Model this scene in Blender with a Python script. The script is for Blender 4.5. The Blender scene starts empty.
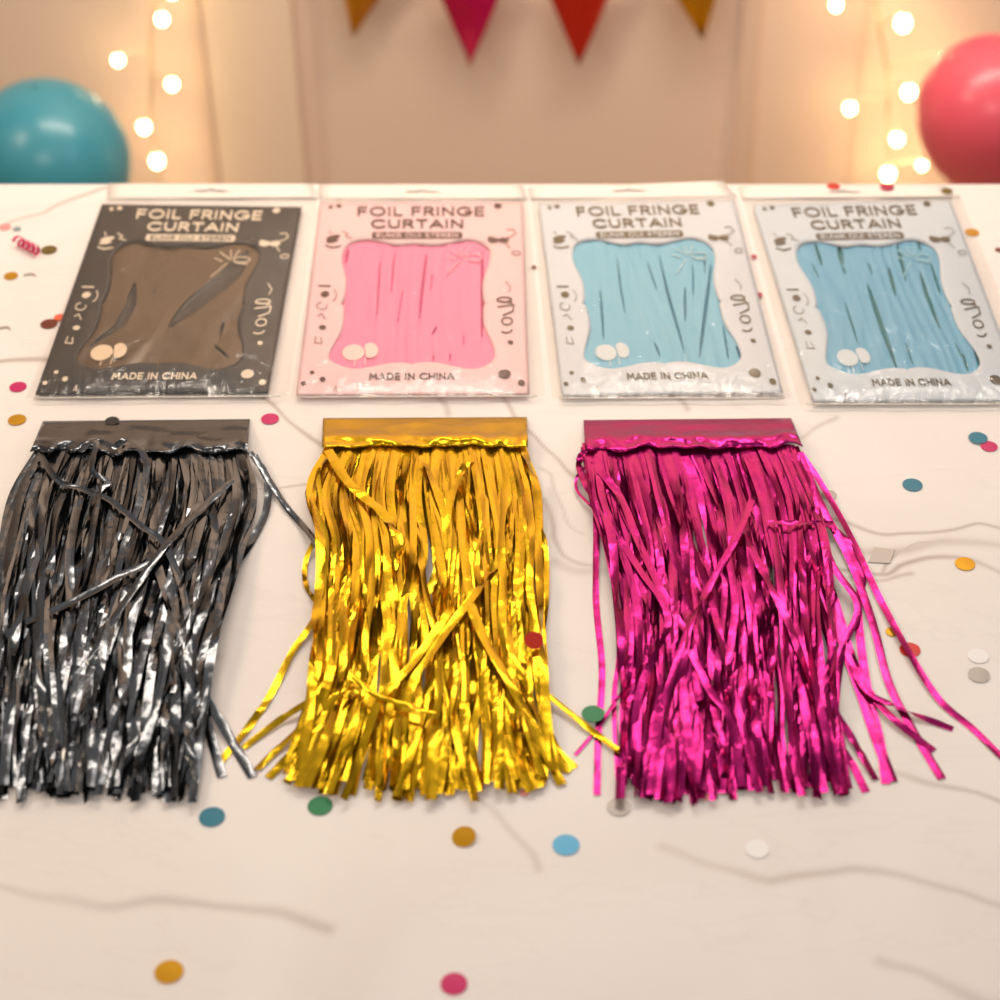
import bpy, bmesh, math, random
import numpy as np
from mathutils import Vector, Matrix, noise
C = bpy.context.scene.collection
sc = bpy.context.scene
PI = math.pi

# ------------------------------------------------------------------ camera
F = 2000.0; PIT = math.radians(39.0); PX0 = 545.0
TZ = 0.90; CAMZ = TZ + 1.21
cp, sp = math.cos(PIT), math.sin(PIT)
cam = bpy.data.cameras.new('camera'); co = bpy.data.objects.new('camera', cam); C.objects.link(co)
co.location = (0, 0, CAMZ); co.rotation_euler = (PI/2 - PIT, 0, 0)
cam.sensor_width = 36; cam.lens = F*36/1000; cam.shift_x = -(PX0-500)/1000
cam.clip_start = .05
cam.dof.use_dof = True; cam.dof.focus_distance = 1.88; cam.dof.aperture_fstop = 3.6
sc.camera = co

def ray(px, py):
    u = (px-PX0)/F; v = (500-py)/F
    return (u, cp + v*sp, -sp + v*cp)
def P(px, py, h=0.0):
    """point on the table plane (raised by h) seen at that place of the photograph"""
    d = ray(px, py); t = (TZ + h - CAMZ)/d[2]
    return Vector((d[0]*t, d[1]*t, TZ+h))
def ppm(py, h=0.0):
    d = ray(500, py); return F/((TZ+h-CAMZ)/d[2])
def W(px, py, y):
    d = ray(px, py); t = y/d[1]
    return Vector((d[0]*t, y, CAMZ+d[2]*t)), t

YW_ = 3.40
# ------------------------------------------------------------------ world, lights, exposure
sc.view_settings.view_transform = 'Standard'; sc.view_settings.look = 'None'
sc.view_settings.gamma = 1; sc.view_settings.exposure = -0.30; sc.view_settings.use_curve_mapping = False
w = bpy.data.worlds.new('room_air'); sc.world = w; w.use_nodes = True
nt = w.node_tree; nt.nodes.clear()
wo = nt.nodes.new('ShaderNodeOutputWorld'); bg = nt.nodes.new('ShaderNodeBackground')
tc = nt.nodes.new('ShaderNodeTexCoord'); sx = nt.nodes.new('ShaderNodeSeparateXYZ')
rp = nt.nodes.new('ShaderNodeValToRGB'); mp = nt.nodes.new('ShaderNodeMapRange')
nt.links.new(tc.outputs['Generated'], sx.inputs[0]); nt.links.new(sx.outputs['Z'], mp.inputs[0])
mp.inputs[1].default_value = -1; mp.inputs[2].default_value = 1
nt.links.new(mp.outputs[0], rp.inputs[0]); 
wn = nt.nodes.new('ShaderNodeTexNoise'); wn.inputs['Scale'].default_value = 3.2; wn.inputs['Detail'].default_value = 2; wn.inputs['Distortion'].default_value = .6
wr = nt.nodes.new('ShaderNodeMapRange'); wr.interpolation_type = 'SMOOTHSTEP'; wr.inputs[1].default_value = .40; wr.inputs[2].default_value = .60; wr.inputs[3].default_value = .30; wr.inputs[4].default_value = 1.75
wm_ = nt.nodes.new('ShaderNodeVectorMath'); wm_.operation = 'SCALE'
nt.links.new(tc.outputs['Generated'], wn.inputs[0]); nt.links.new(wn.outputs[0], wr.inputs[0]); nt.links.new(rp.outputs[0], wm_.inputs[0]); nt.links.new(wr.outputs[0], wm_.inputs[3]); nt.links.new(wm_.outputs[0], bg.inputs[0])
nt.links.new(bg.outputs[0], wo.inputs[0])
e = rp.color_ramp.elements
e[0].position = 0; e[0].color = (.16, .11, .08, 1); e[1].position = 1; e[1].color = (.50, .48, .46, 1)
for pos, c in ((.5, (.22, .16, .12, 1)), (.62, (.42, .33, .27, 1)), (.8, (.72, .67, .64, 1))):
    x = e.new(pos); x.color = c
bg.inputs[1].default_value = .69

def area(name, loc, target, sx_, sy_, power, col):
    l = bpy.data.lights.new(name, 'AREA'); l.shape = 'RECTANGLE'; l.size = sx_; l.size_y = sy_; l.energy = power; l.color = col
    o = bpy.data.objects.new(name, l); C.objects.link(o); o.location = loc
    o.rotation_euler = (Vector(target)-Vector(loc)).to_track_quat('-Z', 'Y').to_euler(); return o
area('ceiling_lamp_warm', (-1.75, 1.75, 2.5), (-.2, 1.5, TZ), .6, .6, 18, (1, .78, .56))
area('added_cool_fill', (2.4, .6, 2.5), (0, 1.5, TZ), 1.0, 1.2, 10, (.76, .88, 1))  # cool fill added from the right, no window seen there
area('added_back_light', (.25, 2.75, 2.85), (.1, 1.5, TZ), .8, .3, 3, (1, .9, .8))  # unseen panel light added to put highlights on the foil
area('added_wall_fill', (.1, YW_-.75, 2.42), (0, YW_, .9), 1.7, .2, 44, (1, .86, .72))  # unseen light added only to brighten the back wall
area('added_front_fill', (-.2, -.6, 2.8), (0, 3.6, 1.0), 1.2, .6, 24, (1, .86, .74))  # added fill aimed at wall and balloons, source never seen

# ------------------------------------------------------------------ helpers
def mat(name, col, rough=.5, metal=0, coat=0, bump=None, emis=None, spec=None, trans=None):
    m = bpy.data.materials.new(name); m.use_nodes = True; n = m.node_tree; b = n.nodes['Principled BSDF']
    b.inputs['Base Color'].default_value = (*col, 1); b.inputs['Roughness'].default_value = rough
    b.inputs['Metallic'].default_value = metal; b.inputs['Coat Weight'].default_value = coat
    b.inputs['Coat Roughness'].default_value = .12
    if spec is not None: b.inputs['Specular IOR Level'].default_value = spec
    if emis: b.inputs['Emission Color'].default_value = (*emis[0], 1); b.inputs['Emission Strength'].default_value = emis[1]
    if bump:
        sc_, st, di = bump
        t = n.nodes.new('ShaderNodeTexCoord'); nz = n.nodes.new('ShaderNodeTexNoise'); nz.inputs['Scale'].default_value = sc_
        nz.inputs['Detail'].default_value = 3
        bp = n.nodes.new('ShaderNodeBump'); bp.inputs['Strength'].default_value = st; bp.inputs['Distance'].default_value = di
        n.links.new(t.outputs['Object'], nz.inputs['Vector']); n.links.new(nz.outputs[0], bp.inputs['Height'])
        n.links.new(bp.outputs[0], b.inputs['Normal'])
    return m
def srgb(r, g, b):
    f = lambda c: (c/255/12.92) if c/255 <= .04045 else ((c/255+.055)/1.055)**2.4
    return (f(r), f(g), f(b))
def mesh_obj(name, verts, faces, m=None, parent=None, smooth=False):
    me = bpy.data.meshes.new(name); me.from_pydata([tuple(v) for v in verts], [], faces); me.update()
    if smooth: me.polygons.foreach_set('use_smooth', [True]*len(me.polygons))
    if m: me.materials.append(m)
    o = bpy.data.objects.new(name, me); C.objects.link(o)
    if parent is not None:
        o.parent = parent; o.matrix_parent_inverse = Matrix.Translation(-Vector(parent.location))
    return o
def empty(name, loc):
    o = bpy.data.objects.new(name, None); C.objects.link(o); o.location = loc; o.empty_display_size = .05; return o
def tag(o, label, cat, group=None, kind=None):
    o['label'] = label; o['category'] = cat
    if group: o['group'] = group
    if kind: o['kind'] = kind
    return o
def struct(o): o['kind'] = 'structure'; return o
class MB:
    def __init__(s): s.v = []; s.f = []
    def box(s, a, b):
        n = len(s.v)
        for z in (a[2], b[2]):
            for x, y in ((a[0], a[1]), (b[0], a[1]), (b[0], b[1]), (a[0], b[1])): s.v.append((x, y, z))
        s.f += [tuple(n+i for i in q) for q in ((3, 2, 1, 0), (4, 5, 6, 7), (0, 1, 5, 4), (1, 2, 6, 5), (2, 3, 7, 6), (3, 0, 4, 7))]
        return s
    def tube(s, pts, r, k=8, cap=True):
        n0 = len(s.v); pts = [Vector(p) for p in pts]
        for i, p in enumerate(pts):
            t = (pts[min(i+1, len(pts)-1)]-pts[max(i-1, 0)]).normalized()
            a = t.orthogonal().normalized() if i == 0 else (a - t*a.dot(t)).normalized()
            b = t.cross(a); rr = r[i] if isinstance(r, (list, tuple)) else r
            for j in range(k):
                q = 2*PI*j/k; s.v.append(tuple(p + a*math.cos(q)*rr + b*math.sin(q)*rr))
        for i in range(len(pts)-1):
            for j in range(k):
                s.f.append((n0+i*k+j, n0+i*k+(j+1) % k, n0+(i+1)*k+(j+1) % k, n0+(i+1)*k+j))
        if cap: s.f.append(tuple(n0+j for j in reversed(range(k)))); s.f.append(tuple(n0+(len(pts)-1)*k+j for j in range(k)))
        return s
    def lathe(s, c, prof, k=48):
        n0 = len(s.v); c = Vector(c)
        for r, z in prof:
            for j in range(k):
                q = 2*PI*j/k; s.v.append((c.x+r*math.cos(q), c.y+r*math.sin(q), c.z+z))
        for i in range(len(prof)-1):
            for j in range(k):
                s.f.append((n0+i*k+j, n0+i*k+(j+1) % k, n0+(i+1)*k+(j+1) % k, n0+(i+1)*k+j))
        return s
    def obj(s, name, m, parent=None, smooth=False): return mesh_obj(name, s.v, s.f, m, parent, smooth)
def catmull(pts, n):
    pts = [Vector(p) for p in pts]
    if len(pts) == 2: return [pts[0].lerp(pts[1], i/n) for i in range(n+1)]
    q = [2*pts[0]-pts[1]] + pts + [2*pts[-1]-pts[-2]]
    out = []; m = len(pts)-1
    for i in range(n+1):
        u = i/n*m; k = min(int(u), m-1); t = u-k
        a, b, c, d = q[k:k+4]
        out.append(.5*((2*b) + (c-a)*t + (2*a-5*b+4*c-d)*t*t + (3*b-a-3*c+d)*t**3))
    return out
def interp(tab, y):
    if y <= tab[0][0]: return tab[0][1]
    for (a, b), (c, d) in zip(tab, tab[1:]):
        if y <= c: return b + (d-b)*(y-a)/(c-a)
    return tab[-1][1]

# ------------------------------------------------------------------ room
YE = P(500, 182.5).y                      # back edge of the table
YW = 3.40                                 # wall behind
wall_m = mat('painted_wall', (.80, .625, .50), .75, bump=(6, .1, .01))
panel_m = mat('painted_panel', (.83, .66, .51), .6)
trim_m = mat('trim_paint', (.74, .56, .44), .5)
floor_m = mat('floor_wood', (.36, .24, .15), .45, bump=(3, .2, .01))
def wx(px, py=90): return W(px, py, YW)[0].x
struct(MB().box((-2.6, YW, 0), (2.6, YW+.1, 2.45)).obj('wall_back', wall_m))
struct(MB().box((-2.6, -.9, -.06), (2.6, YW+.1, 0)).obj('floor', floor_m))
# broad pilaster panel left, recessed field bounded by mouldings
struct(MB().box((wx(212), YW-.008, 0), (wx(298), YW, 2.45)).obj('trim_1', panel_m))
struct(MB().box((wx(203), YW-.009, 0), (wx(209), YW, 2.45)).obj('trim_2', trim_m))
struct(MB().box((wx(303), YW-.006, 0), (wx(320), YW, 2.45)).obj('trim_3', trim_m))
struct(MB().box((wx(737), YW-.007, 0), (wx(755), YW, 2.45)).obj('trim_4', trim_m))
struct(MB().box((wx(855), YW-.003, 0), (wx(862), YW, 2.45)).obj('trim_5', trim_m))
struct(MB().box((-2.6, YW-.02, 0), (2.6, YW, .08)).obj('baseboard_back', trim_m))

# ------------------------------------------------------------------ marble table
def marble():
    m = bpy.data.materials.new('white_marble'); m.use_nodes = True; n = m.node_tree; b = n.nodes['Principled BSDF']
    L = n.links.new; N = n.nodes.new
    t = N('ShaderNodeTexCoord')
    at = N('ShaderNodeAttribute'); at.attribute_name = 'vein'
    nz = N('ShaderNodeTexNoise'); nz.inputs['Scale'].default_value = 2.6; nz.inputs['Detail'].default_value = 6; nz.inputs['Distortion'].default_value = .8
    L(t.outputs['Object'], nz.inputs[0])
    r1 = N('ShaderNodeValToRGB'); r1.color_ramp.elements[0].position = .35; r1.color_ramp.elements[1].position = .68
    r1.color_ramp.elements[0].color = (*srgb(232, 224, 219), 1); r1.color_ramp.elements[1].color = (*srgb(240, 234, 229), 1)
    L(nz.outputs[0], r1.inputs[0])
    # hair veins
    n2 = N('ShaderNodeTexNoise'); n2.inputs['Scale'].default_value = 1.7; n2.inputs['Detail'].default_value = 7; n2.inputs['Roughness'].default_value = .6; n2.inputs['Distortion'].default_value = 1.6
    mp_ = N('ShaderNodeMapping'); mp_.inputs['Rotation'].default_value = (0, 0, .5); mp_.inputs['Scale'].default_value = (.8, 2.2, 1)
    L(t.outputs['Object'], mp_.inputs[0]); L(mp_.outputs[0], n2.inputs[0])
    a1 = N('ShaderNodeMath'); a1.operation = 'SUBTRACT'; a1.inputs[1].default_value = .5; L(n2.outputs[0], a1.inputs[0])
    a2 = N('ShaderNodeMath'); a2.operation = 'ABSOLUTE'; L(a1.outputs[0], a2.inputs[0])
    a3 = N('ShaderNodeMapRange'); a3.inputs[1].default_value = 0; a3.inputs[2].default_value = .012; a3.inputs[3].default_value = .06; a3.inputs[4].default_value = 0
    L(a2.outputs[0], a3.inputs[0])
    ad = N('ShaderNodeMath'); ad.operation = 'MAXIMUM'; L(at.outputs['Fac'], ad.inputs[0]); L(a3.outputs[0], ad.inputs[1])
    mx = N('ShaderNodeMix'); mx.data_type = 'RGBA'
    L(ad.outputs[0], mx.inputs[0]); L(r1.outputs[0], mx.inputs[6]); mx.inputs[7].default_value = (*srgb(172, 152, 142), 1)
    L(mx.outputs[2], b.inputs['Base Color'])
    b.inputs['Roughness'].default_value = .32; b.inputs['Specular IOR Level'].default_value = .35
    return m
marble_m = marble()
VEINS = [  # photo polyline, strength, width px
 ([(252, 396), (272, 408), (292, 420), (312, 436), (330, 456), (340, 480)], .75, 2.6),
 ([(200, 490), (255, 487), (300, 484), (345, 481)], .35, 2),
 ([(500, 396), (520, 420), (543, 450), (566, 470), (590, 484)], .5, 2.4),
 ([(540, 466), (556, 478), (562, 500), (572, 520), (584, 532)], .35, 1.6),
 ([(545, 500), (553, 524), (556, 550), (566, 558), (592, 562)], .5, 3),
 ([(558, 560), (590, 570), (640, 566)], .3, 7),
 ([(815, 516), (845, 522), (880, 530), (915, 533), (945, 528), (975, 524), (1010, 527)], .55, 3),
 ([(835, 570), (862, 574), (888, 577), (905, 566), (930, 560), (962, 562), (1010, 572)], .5, 3.2),
 ([(845, 548), (900, 554), (935, 545), (975, 543), (1010, 547)], .32, 7),
 ([(885, 578), (893, 560), (915, 548), (950, 540)], .4, 2.5),
 ([(850, 583), (882, 584), (915, 574)], .35, 3),
 ([(806, 440), (822, 428), (836, 418)], .3, 3),
 ([(-10, 228), (25, 217), (55, 208), (85, 196), (118, 183)], .55, 2.4),
 ([(-10, 365), (25, 363), (60, 364), (95, 368)], .55, 5),
 ([(700, 790), (790, 772), (860, 770), (905, 776), (950, 788), (1010, 800)], .4, 4.5),
 ([(480, 795), (500, 815), (520, 842), (535, 870)], .28, 4),
 ([(195, 615), (208, 640), (222, 655)], .25, 6),
 ([(425, 394), (440, 403), (448, 414)], .35, 3),
 ([(664, 392), (680, 402), (690, 412)], .4, 3),
 ([(880, 960), (940, 985), (1010, 1020)], .3, 6),
 ([(660, 850), (760, 880), (860, 870), (1010, 905)], .3, 5),
 ([(-10, 880), (90, 905), (200, 900), (330, 930)], .28, 5),
 ([(300, 186), (318, 192), (340, 200)], .4, 3),
]
def tabletop():
    x0, x1, y0, y1 = -1.05, 1.05, .62, YE
    st = .0025; nx = int((x1-x0)/st); ny = int((y1-y0)/st)
    X, Y = np.meshgrid(np.linspace(x0, x1, nx), np.linspace(y0, y1, ny))
    V = np.zeros_like(X)
    rng = random.Random(3)
    for pts, s, wd in VEINS:
        wpts = catmull([P(*p) for p in pts], 70)
        wpts = [p + Vector((noise.noise(p*22+Vector((s*9, 0, 3))), noise.noise(p*22+Vector((7, s, 9))), 0))*.010 for p in wpts]
        for i in range(len(wpts)-1):
            a, b = wpts[i], wpts[i+1]; wm = max(1.9, wd)/ppm(500)*1.15*(.8+.5*noise.noise(a*14))
            ss = min(.95, s*1.6)*(.85+.5*noise.noise(a*9+Vector((5, 5, 5)))); R = wm*3
            i0 = max(0, int((min(a.x, b.x)-R-x0)/st)); i1 = min(nx, int((max(a.x, b.x)+R-x0)/st)+2)
            j0 = max(0, int((min(a.y, b.y)-R-y0)/st)); j1 = min(ny, int((max(a.y, b.y)+R-y0)/st)+2)
            if i1 <= i0 or j1 <= j0: continue
            xs = X[j0:j1, i0:i1]; ys = Y[j0:j1, i0:i1]; dx, dy = b.x-a.x, b.y-a.y; l2 = dx*dx+dy*dy+1e-12
            t = np.clip(((xs-a.x)*dx+(ys-a.y)*dy)/l2, 0, 1)
            d = np.hypot(xs-a.x-t*dx, ys-a.y-t*dy)
            V[j0:j1, i0:i1] = np.maximum(V[j0:j1, i0:i1], ss*np.exp(-(d/wm)**2))
    Z = np.full_like(X, TZ)
    # eased rim
    for k, (ins, drop) in enumerate(((0, .0035), (1, .0008))):
        Z[k, :] = np.minimum(Z[k, :], TZ-drop); Z[-1-k, :] = np.minimum(Z[-1-k, :], TZ-drop)
    verts = np.stack([X, Y, Z], -1).reshape(-1, 3)
    idx = np.arange(nx*ny).reshape(ny, nx)
    q = np.stack([idx[:-1, :-1], idx[:-1, 1:], idx[1:, 1:], idx[1:, :-1]], -1).reshape(-1, 4)
    bot = [(x0, y0, TZ-.03), (x1, y0, TZ-.03), (x1, y1, TZ-.03), (x0, y1, TZ-.03)]; nb = nx*ny
    vs = np.vstack([verts, bot])
    faces = [tuple(f) for f in q.tolist()]
    faces.append(tuple(idx[0, :].tolist()[::-1]) + (nb, nb+1))
    faces.append(tuple(idx[-1, :].tolist()) + (nb+2, nb+3))
    faces.append(tuple(idx[:, 0].tolist()) + (nb+3, nb)); faces.append(tuple(idx[:, -1].tolist()[::-1]) + (nb+1, nb+2))
    faces.append((nb+3, nb+2, nb+1, nb))
    me = bpy.data.meshes.new('tabletop'); me.from_pydata(vs.tolist(), [], faces); me.update()
    a = me.attributes.new('vein', 'FLOAT', 'POINT'); a.data.foreach_set('value', np.concatenate([V.reshape(-1), np.zeros(4)]).astype(np.float32))
    me.materials.append(marble_m)
    o = bpy.data.objects.new('tabletop', me); C.objects.link(o); return o
tbl = empty('marble_table', (0, 1.36, 0)); tag(tbl, 'white marble topped table with thin grey brown veins carrying everything', 'table')
o = tabletop(); o.parent = tbl; o.matrix_parent_inverse = Matrix.Translation(-tbl.location)
leg_m = mat('table_leg_paint', (.6, .55, .5), .5)
MB().box((-.95, .72, TZ-.09), (.95, YE-.1, TZ-.03)).obj('apron', leg_m, tbl)
for x in (-.92, .92):
    for y in (.75, YE-.13):
        MB().box((x-.03, y-.03, 0), (x+.03, y+.03, TZ-.09)).obj('leg', leg_m, tbl)

# ------------------------------------------------------------------ balloons
def balloon(px, py, rpx, y, col, label, name='balloon'):
    c, t = W(px, py, y); r = rpx/F*t*.985
    root = empty(name, (c.x, c.y, 0)); tag(root, label, 'balloon', None)
    prof = []
    for i in range(33):
        a = PI*i/32; rr = r*math.sin(a); z = r*math.cos(a)
        if z < 0: z *= 1.22; rr *= 1-.10*(math.sin(a*1.0-PI/2))**1.5 if a > PI/2 else 1
        prof.append((max(rr, .004), z))
    m = mat(name+'_latex', col, .34, coat=.15)
    MB().lathe(c, prof).obj('latex_body', m, root, True)
    kz = -r*1.22
    MB().lathe((c.x, c.y, c.z+kz), [(.004, .004), (.007, -.004), (.004, -.010), (.013, -.02), (.014, -.022), (.002, -.02)], 16).obj('knot', m, root, True)
    rib = mat('balloon_ribbon', (.85, .8, .75), .5)
    MB().tube([(c.x, c.y, c.z+kz-.008), (c.x+.004, c.y, (c.z+kz)*.5), (c.x, c.y, .03)], .0012, 6).obj('ribbon', rib, root)
    MB().lathe((c.x, c.y, .0), [(.001, .032), (.028, .03), (.034, .004), (.034, 0), (.001, 0)], 20).obj('weight', m, root, True)
balloon(48, 161, 83, 2.95, srgb(62, 148, 166), 'round teal blue balloon at the left edge behind the marble table')
balloon(992, 110, 76, 3.0, srgb(236, 92, 110), 'round coral pink balloon at the right edge behind the marble table')

# ------------------------------------------------------------------ string lights
wire_m = mat('copper_wire', (.75, .5, .25), .3, 1)
bulb_m = mat('lit_bulb', (1, .85, .6), .3, emis=((1, .78, .42), 20))
sock_m = mat('bulb_socket', (.8, .7, .5), .4)
def string_lights(bulbs, path, y, label, glow):
    pts = [W(px, py, y)[0] for px, py in path]
    root = empty('string_lights', (pts[0].x, y, 0)); root.location.z = pts[-1].z; tag(root, label, 'string lights', 'warm fairy lights hanging on the back wall')
    cv = catmull(pts, 60); MB().tube(cv, .0016, 6).obj('wire', wire_m, root, True)
    for k, (px, py, s) in enumerate(bulbs):
        c, t = W(px, py, y-.02); near = min(cv, key=lambda q: (q-c).length)
        r = .0100*s
        b = MB().lathe(c, [(max(r*math.sin(PI*i/10), .0004), r*1.15*math.cos(PI*i/10)) for i in range(11)], 14).obj('bulb', bulb_m, root, True)
        MB().tube([c+Vector((0, 0, r*1.0)), c+Vector((0, 0, r*1.9)), near], [.0045, .004, .0012], 8).obj('socket', sock_m, b, True)
        l = bpy.data.lights.new('bulb_glow', 'POINT'); l.energy = glow*s; l.color = (1, .66, .3); l.shadow_soft_size = .012
        lo = bpy.data.objects.new('bulb_glow', l); C.objects.link(lo); lo.location = c+Vector((0, -.02, -.02))
    return root
string_lights([(172, -8, 1), (118, 60, .95), (162, 19, 1), (172, 84, 1), (144, 127, 1.05), (157, 161, 1.15), (150, -60, 1), (168, 205, 1)],
              [(168, -260), (166, -120), (163, -40), (150, 40), (152, 80), (150, 125), (157, 160), (160, 260), (160, 400)], YW-.06,
              'string of warm glowing bulbs hanging down the wall by the teal balloon', .075)
string_lights([(836, 5, .95), (903, 23, 1.3), (850, 108, 1), (909, 92, 1.15), (897, 139, 1.05), (888, 174, 1.15), (945, 58, .8), (922, 165, .8), (870, -50, 1), (900, 215, 1)],
              [(880, -260), (876, -120), (872, -30), (880, 30), (888, 80), (888, 125), (890, 165), (895, 260), (893, 400)], YW-.06,
              'string of warm glowing bulbs hanging down the wall by the pink balloon', .11)

# ------------------------------------------------------------------ bunting
def bunting():
    y = YW-.05
    flags = [(130, -96, srgb(150, 30, 110)), (245, -62, srgb(170, 45, 35)), (362, 36, srgb(190, 125, 12)), (469, 64, srgb(200, 15, 85)), (579, 65, srgb(200, 42, 22)),
             (702, 38, srgb(195, 135, 10)), (815, -62, srgb(170, 45, 35)), (930, -96, srgb(150, 30, 110))]
    tops = [(-60, -330), (60, -232), (130, -190), (245, -122), (360, -68), (468, -42), (578, -42), (700, -64), (815, -122), (930, -190), (1100, -330)]
    tp = [W(a, b, y)[0] for a, b in tops]
    root = empty('bunting', (tp[0].x, y, tp[0].z)); tag(root, 'bunting of gold, magenta and red foil pennants strung across the back wall', 'bunting')
    cv = catmull(tp, 80); MB().tube(cv, .002, 6).obj('string', mat('bunting_string', (.8, .7, .6), .8), root, True)
    for p, q in ((tp[0], 0), (tp[-1], 1)):
        MB().tube([p+Vector((0, .046, 0)), p+Vector((0, -.004, 0))], .004, 8).obj('hook', sock_m, root)
    ms = {}
    for i, (px, tip, col) in enumerate(flags):
        if col not in ms:
            m = mat('pennant_foil', col, .33, .55, bump=(14, .6, .03)); ms[col] = m
        top = interp([(a, b) for a, b in tops], px); hw = 47; dxt = {362: (14, -9), 702: (-13, 0)}.get(px, (0, 0))
        n = 8; V = []; Fc = []
        for j in range(n+1):
            t = j/n; yy = top+(tip-top)*t; w_ = hw*(1-t)+.4
            for k in range(n+1):
                u = k/n*2-1
                ty = interp([(a, b) for a, b in tops], px+u*w_)*(1-t)+tip*t
                c, _ = W(px+dxt[0]*(1-t)+dxt[1]*t+u*w_, ty, y); c.y += .012*math.sin(u*2.2+i)*math.sin(t*3+i*1.7); V.append(c)
        for sgn, off in ((1, 0),):
            for j in range(n):
                for k in range(n):
                    a = j*(n+1)+k; Fc.append((a, a+1, a+n+2, a+n+1))
        o = mesh_obj('pennant', V, Fc, ms[col], root, True)
        s = o.modifiers.new('thick', 'SOLIDIFY'); s.thickness = .0012
bunting()

# ------------------------------------------------------------------ confetti
conf_mats = {}
CC = {'gold': (srgb(196, 142, 12), .38, .6), 'teal': (srgb(22, 118, 142), .45, 0), 'magenta': (srgb(196, 16, 96), .4, .1), 'red': (srgb(196, 44, 26), .4, .2),
      'green': (srgb(24, 122, 72), .45, .1), 'silver': (srgb(170, 162, 156), .4, .4), 'light blue': (srgb(90, 180, 222), .45, 0), 'white': (srgb(246, 244, 242), .5, 0),
      'brown': (srgb(110, 44, 26), .4, .3), 'orange': (srgb(225, 92, 52), .45, 0), 'crimson': (srgb(178, 22, 70), .4, .1), 'olive': (srgb(110, 92, 34), .4, .4),
      'black': (srgb(26, 24, 24), .35, .2), 'dark green': (srgb(34, 70, 44), .4, .2), 'pink': (srgb(235, 150, 150), .5, 0), 'blue grey': (srgb(128, 146, 150), .5, 0)}
def confetti(px, py, wpx, col, label, h=0.0, tilt=(0, 0), shape='disc'):
    if col not in conf_mats:
        c, r, me = CC[col]; conf_mats[col] = mat('confetti_'+col.replace(' ', '_'), c, r, me, bump=(300, .15, .002))
    c = P(px, py, h+.0006); r = wpx/ppm(py, h)/2; mb = MB()
    rnd = random.Random(px*7+py)
    th = .0005; n = 28
    if shape == 'disc': out = [(r*math.cos(2*PI*i/n), r*math.sin(2*PI*i/n)) for i in range(n)]
    elif shape == 'square': out = [(-r, -r*.72), (r*.45, -r*.85), (r, r*.6), (-r*.38, r*.85)]
    else: out = [(r*math.cos(a), r*math.sin(a)) for a in [PI*.15*i/1.5+.2 for i in range(9)]] + [(.8*r*math.cos(a)+.12*r, .62*r*math.sin(a)-.1*r) for a in [PI*.15*i/1.5+.2 for i in reversed(range(9))]]
    V = [(0, 0, th)]; k = len(out)
    bend = rnd.uniform(-.03, .03)*2
    for z in (th, 0):
        for x, y in out: V.append((x, y, z + (abs(x/r)**2)*r*bend*0 ))
    if shape == 'disc':
        # gentle dome
        V2 = [(0, 0, th+.0002)] + V[1:]
        V = V2
    Fc = [(0, 1+i, 1+(i+1) % k) for i in range(k)] if shape != 'crescent' else [tuple(range(1, k+1))]
    Fc += [(1+i, 1+k+i, 1+k+(i+1) % k, 1+(i+1) % k) for i in range(k)] + [tuple(reversed(range(1+k, 1+2*k)))]
    me = bpy.data.meshes.new('confetti'); me.from_pydata(V, [], Fc); me.update(); me.materials.append(conf_mats[col])
    o = bpy.data.objects.new('confetti', me); C.objects.link(o); o.location = c
    lift = r*math.sin(max(abs(tilt[0]), abs(tilt[1]))); o.location.z += lift
    o.rotation_euler = (tilt[0], tilt[1], rnd.uniform(-.3, .3) if shape == 'disc' else 0)
    tag(o, label, 'confetti', 'confetti scattered over the marble table'); return o
confetti(17, 420, 18, 'gold', 'gold confetti disc left of the black curtain header')
confetti(270, 419, 18, 'magenta', 'magenta confetti disc between the black and gold curtain headers')
confetti(18, 387, 17, 'magenta', 'magenta sequin beside the lower left corner of the black pack')
confetti(11, 276, 14, 'gold', 'gold confetti disc near the left edge below the pink curl')
confetti(29, 277, 14, 'silver', 'thin silver crescent right of the gold disc by the left edge', shape='crescent')
confetti(49, 250, 16, 'olive', 'olive gold confetti disc touching the pink paper curl')
confetti(5, 227, 12, 'pink', 'pale pink confetti disc at the far left back of the table')
confetti(17, 229, 8, 'blue grey', 'small blue grey confetti dot behind the pink curl')
confetti(49, 324, 17, 'brown', 'dark red brown confetti disc left of the black pack')
confetti(60, 317.5, 12, 'orange', 'orange confetti disc overlapping the dark red brown disc', h=.0008)
confetti(4, 330, 13, 'silver', 'pale silver crescent at the left edge beside the black pack', shape='crescent')
confetti(112, 421, 14, 'black', 'black confetti disc lying on top edge of the black curtain header', h=.004)
confetti(534, 267, 5, 'brown', 'tiny brown confetti dot between the pink and first blue packs', h=.0012)
confetti(754, 256.5, 6, 'crimson', 'small dark crimson dot between the two blue packs, the further one', h=.002)
confetti(758, 295, 9, 'crimson', 'crimson confetti piece between the two blue packs, the nearer one', h=.002)
confetti(833.5, 186.5, 13, 'red', 'red confetti disc on the rightmost header, left of its pair', h=.0025)
confetti(887, 187, 14, 'crimson', 'crimson confetti disc on the rightmost header, right of its pair', h=.0025)
confetti(947, 191, 11, 'olive', 'olive confetti disc at the back right corner of the rightmost pack', h=.0025)
confetti(972, 232.5, 14, 'gold', 'gold confetti disc right of the rightmost blue pack')
confetti(999, 250, 8, 'brown', 'brown confetti dot cut by the right edge near the back')
confetti(989, 446.5, 17, 'magenta', 'magenta confetti disc partly under a teal one near right edge')
confetti(978, 438, 19, 'teal', 'teal confetti disc overlapping a magenta one near right edge', h=.0008)
confetti(912.5, 485, 20, 'teal', 'teal confetti disc lying alone right of the magenta curtain')
confetti(829, 495, 15, 'silver', 'grey confetti disc half hidden under a magenta strand')
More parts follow.
